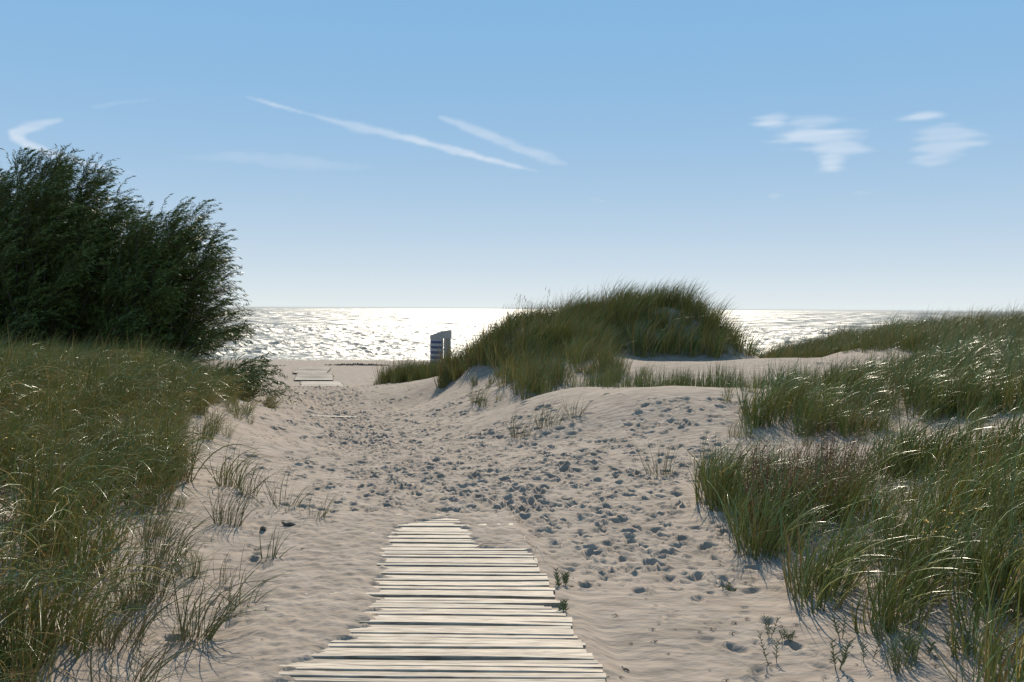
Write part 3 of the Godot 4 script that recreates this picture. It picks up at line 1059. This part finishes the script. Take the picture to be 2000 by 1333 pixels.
# part of a round wall; its top rises evenly from left (top0) to right (top1)
func shell(ro: float, ri: float, y0: float, top0: float, top1: float, a0: float, a1: float, n: int, mat: Material) -> ArrayMesh:
	var b := Buf.new()
	for k in n + 1:
		var a := lerpf(a0, a1, float(k) / n)
		var dirn := Vector3(cos(a), 0, -sin(a))
		var top := lerpf(top0, top1, sin((cos(a) * 0.5 + 0.5) * PI / 2))
		for p in [dirn * ro + Vector3.UP * y0, dirn * ro + Vector3.UP * top, dirn * ri + Vector3.UP * top, dirn * ri + Vector3.UP * y0]:
			b.v.append(p)
	for k in n:
		for q in 4:
			var s := 4 * k + q
			var s2 := 4 * k + (q + 1) % 4
			b.i.append_array([s, s2, s + 4, s2, s2 + 4, s + 4])
	for s in [0, 4 * n]:
		b.i.append_array([s, s + 1, s + 2, s, s + 2, s + 3])
	return b.mesh(mat)


# ---------------------------------------------------------------- washed-up seaweed
func wrack() -> void:
	var r := RandomNumberGenerator.new()
	r.seed = 33
	for s in [[-8.2, 49.6, 3.4, 0.16, "long dark bank of washed-up seaweed behind the far plank walk"], [-13.0, 48.6, 2.6, 0.08, "thin dark line of washed-up seaweed beside the willow's edge"]]:
		var b := Buf.new()
		var g := ground(s[0], s[1])
		for k in int(s[2] * 60):
			var u := r.randf_range(-1, 1)
			var big: float = s[3] * (1.0 - 0.6 * absf(u)) * r.randf_range(0.4, 1.0)
			var c := Vector3(u * s[2] * 0.5, 0, r.randfn(0, 0.14))
			c.y = ground(s[0] + c.x, s[1] - c.z) - g + big * 0.25
			# a flattened ragged lump
			var st := b.v.size()
			for q in 6:
				var a := TAU * q / 6
				b.v.append(c + Vector3(cos(a) * big * r.randf_range(0.7, 1.5), -big * 0.3, sin(a) * big * r.randf_range(0.6, 1.2)))
			b.v.append(c + Vector3(r.randfn(0, 0.02), big * r.randf_range(0.3, 0.8), r.randfn(0, 0.02)))
			for q in 6:
				b.i.append_array([st + q, st + 6, st + (q + 1) % 6])
		var o := put("seaweed_bank", b.mesh(M.weed))
		o.position = Vector3(s[0], g, -s[1])
		meta(o, s[4], "seaweed", "", "stuff")


# ---------------------------------------------------------------- single plants
func single_tufts() -> void:
	var wind := Vector3(1.0, 0.0, 0.3)
	var list := [
		# x, depth, blades, shortest, longest, radius, tilt, wind, droop, dead, label
		[0.12, 12.55, 34, 0.3, 0.6, 0.12, 0.5, 1.2, 1.6, 0.3, "bent grass tuft at the foot of the bare sand hummock"],
		[0.5, 12.75, 46, 0.3, 0.62, 0.16, 0.4, 1.6, 1.3, 0.15, "spreading grass tuft on the flank of the bare sand hummock"],
		[0.88, 12.9, 26, 0.25, 0.5, 0.12, 0.5, 1.6, 1.6, 0.15, "flattened grass tuft on top of the bare sand hummock"],
		[-1.62, 4.72, 62, 0.35, 0.7, 0.09, 0.45, 2.4, 1.9, 0.25, "low swept grass tuft nearest the boardwalk's buried plank ends"],
		[-2.05, 5.3, 70, 0.4, 0.75, 0.1, 0.4, 2.4, 1.7, 0.22, "arching grass tuft on bare sand beyond the lowest swept tuft"],
		[-2.15, 7.1, 46, 0.25, 0.5, 0.11, 0.4, 1.6, 1.2, 0.2, "compact grass tuft on sand at the edge of the long dune grass"],
		[-1.9, 7.75, 22, 0.25, 0.5, 0.12, 0.6, 1.8, 1.6, 0.15, "straggling grass tuft reaching from the dune towards the trodden path"],
		[-1.55, 7.3, 12, 0.2, 0.38, 0.1, 0.6, 1.4, 1.4, 0.1, "few sparse grass blades beside the dark driftwood stick"],
		[-2.3, 8.1, 26, 0.3, 0.5, 0.12, 0.5, 1.8, 1.4, 0.2, "loose grass tuft trailing off the dune onto the sand"],
		[-1.62, 6.2, 16, 0.15, 0.32, 0.05, 0.5, 1.2, 1.3, 0.2, "small fan of grass blades alone on smooth sand"],
		[-2.25, 4.25, 48, 0.7, 1.1, 0.12, 0.35, 1.7, 1.3, 0.2, "tall grass tuft with long blades arching over the sand by the dune's foot"],
		[-1.75, 4.1, 30, 0.3, 0.6, 0.16, 0.6, 1.6, 1.5, 0.35, "thin tangled grass tuft low in the sand by the boardwalk's start"],
		[-1.95, 4.6, 54, 0.4, 0.7, 0.14, 0.5, 2.2, 1.8, 0.35, "dense tangle of half-dead grass below the arching tuft"],
		[-1.55, 5.25, 20, 0.2, 0.4, 0.1, 0.7, 2.0, 2.0, 0.4, "thin flattened grass blades lying on sand left of the boardwalk"],
		[-2.3, 6.1, 60, 0.35, 0.65, 0.16, 0.45, 2.2, 1.7, 0.25, "bushy grass tuft leaning out from the long dune grass onto sand"],
		[-1.75, 5.75, 14, 0.15, 0.35, 0.1, 0.7, 1.6, 1.8, 0.45, "few dry grass blades in a loose ring on smooth sand"],
		[1.5, 9.35, 34, 0.3, 0.52, 0.12, 0.4, 0.3, 0.5, 0.15, "upright grass tuft standing out on the sand from the flowering grass"],
		[1.72, 7.9, 30, 0.3, 0.6, 0.14, 0.5, -0.6, 0.9, 0.2, "arching grass tuft at the sandy edge below the upright tuft"],
		[1.7, 6.35, 44, 0.3, 0.6, 0.14, 0.5, -0.9, 1.2, 0.2, "drooping grass tuft casting long shadows below the dock plants"],
		[2.2, 5.15, 40, 0.3, 0.55, 0.16, 0.5, -0.6, 1.1, 0.25, "drooping grass tuft above the leafy seedlings"],
	]
	var sd := 900
	for s in list:
		sd += 1
		var o := put("grass_tuft", tuft(sd, {n = int(s[2] * 1.35), len0 = s[3], len1 = s[4], rad = s[5], tilt = s[6], wind = wind * s[7] * 2.0, droop = s[8] * 1.6, width = 0.0058, dead = s[9], segs = 7}))
		o.position = Vector3(s[0], ground(s[0], s[1]), -s[1])
		meta(o, s[10], "grass tuft")


func dock_plants() -> void:
	for s in [[1.95, 6.95, 0.62, 1], [2.25, 6.85, 0.58, 2], [2.1, 7.35, 0.6, 3], [2.55, 7.2, 0.55, 4], [2.75, 7.9, 0.6, 5]]:
		var r := RandomNumberGenerator.new()
		r.seed = 300 + s[3]
		var b := Buf.new()
		for k in 44:
			var az := r.randf() * TAU
			var rad := 0.17 * sqrt(r.randf())
			var p := Vector3(cos(az) * rad, -0.02, sin(az) * rad)
			var dirn := Vector3(cos(az) * 0.22 + r.randfn(0.05, 0.08), 1, sin(az) * 0.22 + r.randfn(0, 0.08)).normalized()
			var h: float = s[2] * r.randf_range(0.6, 1.1)
			var col := Color(0.10, 0.05, 0.026).lerp(Color(0.17, 0.085, 0.04), r.randf())
			tube(b, [p, p + dirn * h * 0.5, p + dirn * h + Vector3(0.03, 0, 0)], [0.0028, 0.0022, 0.001], 3, col)
			for q in 22:
				var f := r.randf_range(0.4, 1.0)
				var c := p + dirn * h * f + Vector3(r.randfn(0, 0.012), 0, r.randfn(0, 0.012))
				var z := r.randf_range(0.004, 0.009)
				var st := b.v.size()
				var e := Vector3(r.randfn(), r.randfn(), r.randfn()).normalized()
				var g := e.cross(Vector3(0.3, 1, 0.2)).normalized()
				for v in [c - e * z, c + g * z * 0.7, c + e * z, c - g * z * 0.7]:
					b.v.append(v)
					b.n.append(e.cross(g))
					b.c.append(col * r.randf_range(0.8, 1.5))
				b.i.append_array([st, st + 1, st + 2, st, st + 2, st + 3])
		var o := put("dock_plant", b.mesh(M.stalk))
		o.position = Vector3(s[0], ground(s[0], s[1]), -s[1])
		meta(o, "reddish brown dried dock plant with bare seeded stalks in the grass", "dock plant", "dried dock plants")


func seedling(sd: int, stems: int, h: float) -> ArrayMesh:
	var r := RandomNumberGenerator.new()
	r.seed = sd
	var b := Buf.new()
	for k in stems:
		var az := r.randf() * TAU
		var p := Vector3(cos(az), 0, sin(az)) * r.randf() * 0.05
		var d := Vector3(cos(az) * 0.3, 1, sin(az) * 0.3).normalized()
		var hh := h * r.randf_range(0.6, 1.1)
		tube(b, [p - d * 0.02, p + d * hh * 0.5, p + d * hh], [0.0025, 0.002, 0.0012], 4, Color(0.12, 0.12, 0.05))
		for q in 15:
			var f := 0.15 + 0.85 * q / 14.0
			var a := q * 2.4 + r.randfn(0, 0.3)
			var out := Vector3(cos(a) * 0.8, 0.75, sin(a) * 0.8).normalized()
			blade(b, p + d * hh * f, out, r.randf_range(0.022, 0.042), 0.007, Vector3.ZERO, 0.0, 3, Color(0.085, 0.12, 0.045).lerp(Color(0.13, 0.155, 0.06), r.randf()), a + PI / 2)
	return b.mesh(M.grass)


func seedlings() -> void:
	var shared := [seedling(1, 3, 0.13), seedling(2, 6, 0.09), seedling(3, 2, 0.16)]
	var o := put("seedling", seedling(7, 7, 0.085))
	o.position = Vector3(0.33, ground(0.33, 5.68), -5.68)
	meta(o, "small branching green seedling on sand beside the boardwalk's edge", "seedling")
	o = put("seedling", seedling(8, 4, 0.06))
	o.position = Vector3(0.31, ground(0.31, 5.13), -5.13)
	meta(o, "tiny green seedling sprouting from the notch in the boardwalk's edge", "seedling")
	var r := RandomNumberGenerator.new()
	r.seed = 66
	var at := [[1.36, 4.86], [1.44, 4.8], [1.3, 4.52], [1.56, 4.42], [1.34, 5.68], [1.72, 4.5], [1.85, 4.6], [1.95, 4.45], [2.05, 4.75], [1.8, 4.3], [2.15, 4.4], [2.3, 4.6], [1.7, 4.75]]
	for k in at.size():
		var s: Array = at[k]
		o = put("seedling", shared[k % 3])
		o.position = Vector3(s[0], ground(s[0], s[1]), -s[1])
		o.rotation.y = r.randf() * TAU
		o.scale = Vector3.ONE * r.randf_range(0.6, 1.2)
		meta(o, "upright leafy green seedling scattered on sand below the drooping grass", "seedling", "seedlings in front of the long grass")


func flowers() -> void:
	var mats := StandardMaterial3D.new()
	mats.resource_name = "yellow_petal"
	mats.albedo_color = lin(0.62, 0.36, 0.02)
	mats.roughness = 0.6
	mats.backlight = Color(0.6, 0.5, 0.1)
	for s in [[2.3, 5.25, 0.42], [2.42, 5.2, 0.36], [2.48, 5.35, 0.44], [2.62, 5.3, 0.4], [-4.9, 9.2, 0.5], [-4.7, 8.8, 0.5], [-3.55, 6.7, 0.5]]:
		var r := RandomNumberGenerator.new()
		r.seed = int(s[0] * 100 + s[1] * 1000)
		var t := base("yellow_flower", Vector3(s[0], ground(s[0], s[1]), -s[1]))
		meta(t, "yellow flower on a thin stem among the long right-hand grass" if false else ("yellow flower on a thin stem in front of the long loose grass" if s[0] > 0 else "yellow flower on a thin stem in the windswept grass before the willow"), "flower", "yellow flowers by the drooping grass" if s[0] > 0 else "yellow flowers in the windswept grass")
		var b := Buf.new()
		var tips := []
		for k in 3:
			var top := Vector3(r.randfn(0.03, 0.04), s[2] * r.randf_range(0.8, 1.0), r.randfn(0, 0.04))
			tube(b, [Vector3(0, -0.02, 0), top * 0.5 + Vector3(0.01, 0, 0), top], [0.002, 0.0018, 0.0014], 4, Color(0.1, 0.12, 0.04))
			tips.append(top)
		put("stem", b.mesh(M.grass), t)
		for top in tips:
			var f := Buf.new()
			for k in 9:
				var a := TAU * k / 9
				var out := Vector3(cos(a), 0.5 + 0.3 * (k % 2), sin(a)).normalized()
				var side := out.cross(Vector3.UP).normalized()
				var st := f.v.size()
				for v in [top, top + out * 0.008 - side * 0.004, top + out * 0.015, top + out * 0.008 + side * 0.004]:
					f.v.append(v)
				f.i.append_array([st, st + 1, st + 2, st, st + 2, st + 3])
			put("flower_head", f.mesh(mats), t)


# ---------------------------------------------------------------- small things on the sand
func litter() -> void:
	var r := RandomNumberGenerator.new()
	r.seed = 44
	# a short piece of dark driftwood and a stub beside it
	for s in [[-1.7, 7.1, 0.15, 0.016, 0.5, "short dark driftwood stick lying on the sand by the sparse blades"], [-1.86, 7.0, 0.06, 0.022, 1.2, "dark stub of driftwood on the sand beside the longer stick"], [0.55, 4.45, 0.05, 0.006, 0.9, "tiny dark twig on the sand off the boardwalk's near corner"]]:
		var b := Buf.new()
		var pts := []
		var rr := []
		for k in 7:
			var u := k / 6.0 - 0.5
			pts.append(Vector3(u * s[2], 0.006 * sin(u * 9.0), 0.008 * cos(u * 7.0)))
			rr.append(s[3] * (0.25 if k == 0 or k == 6 else r.randf_range(0.75, 1.05)))
		tube(b, pts, rr, 7)
		b.c.clear()
		var o := put("driftwood_stick", b.mesh(M.dark_wood))
		o.position = Vector3(s[0], ground(s[0], s[1]) + s[3] * 0.6, -s[1])
		o.rotation.y = -s[4]
		meta(o, s[5], "driftwood")
	# a bleached grass stalk, bent over in an upside-down V
	var pale := StandardMaterial3D.new()
	pale.resource_name = "bleached_straw"
	pale.albedo_color = lin(0.62, 0.56, 0.48)
	pale.roughness = 0.6
	var b := Buf.new()
	tube(b, [Vector3(-0.028, -0.02, 0.02), Vector3(-0.02, 0.05, 0.01), Vector3(0, 0.105, 0), Vector3(0.022, 0.06, 0.03), Vector3(0.05, 0.005, 0.05)], [0.0024, 0.0024, 0.0022, 0.0022, 0.0014], 5)
	b.c.clear()
	var o := put("bent_straw", b.mesh(pale))
	o.position = Vector3(0.175, ground(0.175, 6.2), -6.2)
	meta(o, "bleached straw bent into an upside-down V at the boardwalk's corner", "straw")
	# a thin dry root lying on the sand by the end of the boards
	b = Buf.new()
	var pts := []
	var rr := []
	for k in 12:
		var u := k / 11.0
		var px := lerpf(-0.28, 0.2, u)
		var pd := 6.42 + 0.14 * u + 0.02 * sin(u * 9.0)
		pts.append(Vector3(px, ground(px, pd) + 0.004 + 0.014 * sin(u * PI), -pd))
		rr.append(0.0022 - 0.0012 * u)
	tube(b, pts, rr, 4)
	b.c.clear()
	o = put("dry_root", b.mesh(M.dark_wood))
	meta(o, "thin dark root lying across the sand beside the bent straw", "root")
	# crumbs of dead plants lying about
	b = Buf.new()
	for k in 5:
		var a := Vector3(r.randfn(0, 0.008), 0.002, r.randfn(0, 0.008))
		var e := a + Vector3(r.randfn(0, 0.016), 0.003, r.randfn(0, 0.016))
		tube(b, [a, (a + e) / 2 + Vector3.UP * 0.004, e], [0.001, 0.0014, 0.0008], 3)
	b.c.clear()
	var mm := MultiMesh.new()
	mm.transform_format = MultiMesh.TRANSFORM_3D
	mm.mesh = b.mesh(M.dark_wood)
	var where := []
	while where.size() < 850:
		var d := r.randf_range(3.8, 13.0)
		var x := r.randf_range(-3.4, 2.6)
		if x > walk_right(d) - 1.55 and x < walk_right(d) + 0.03 and d < 7.5:
			continue
		where.append(Vector2(x, d))
	mm.instance_count = where.size()
	for k in where.size():
		var p: Vector2 = where[k]
		mm.set_instance_transform(k, Transform3D(Basis(Vector3.UP, r.randf() * TAU).scaled(Vector3.ONE * r.randf_range(0.5, 1.5)), Vector3(p.x, ground(p.x, p.y), -p.y)))
	var q := MultiMeshInstance3D.new()
	q.name = "plant_crumbs"
	q.multimesh = mm
	add_child(q, true)
	meta(q, "scattered dark crumbs of dead plants lying on the sand", "plant litter", "", "stuff")
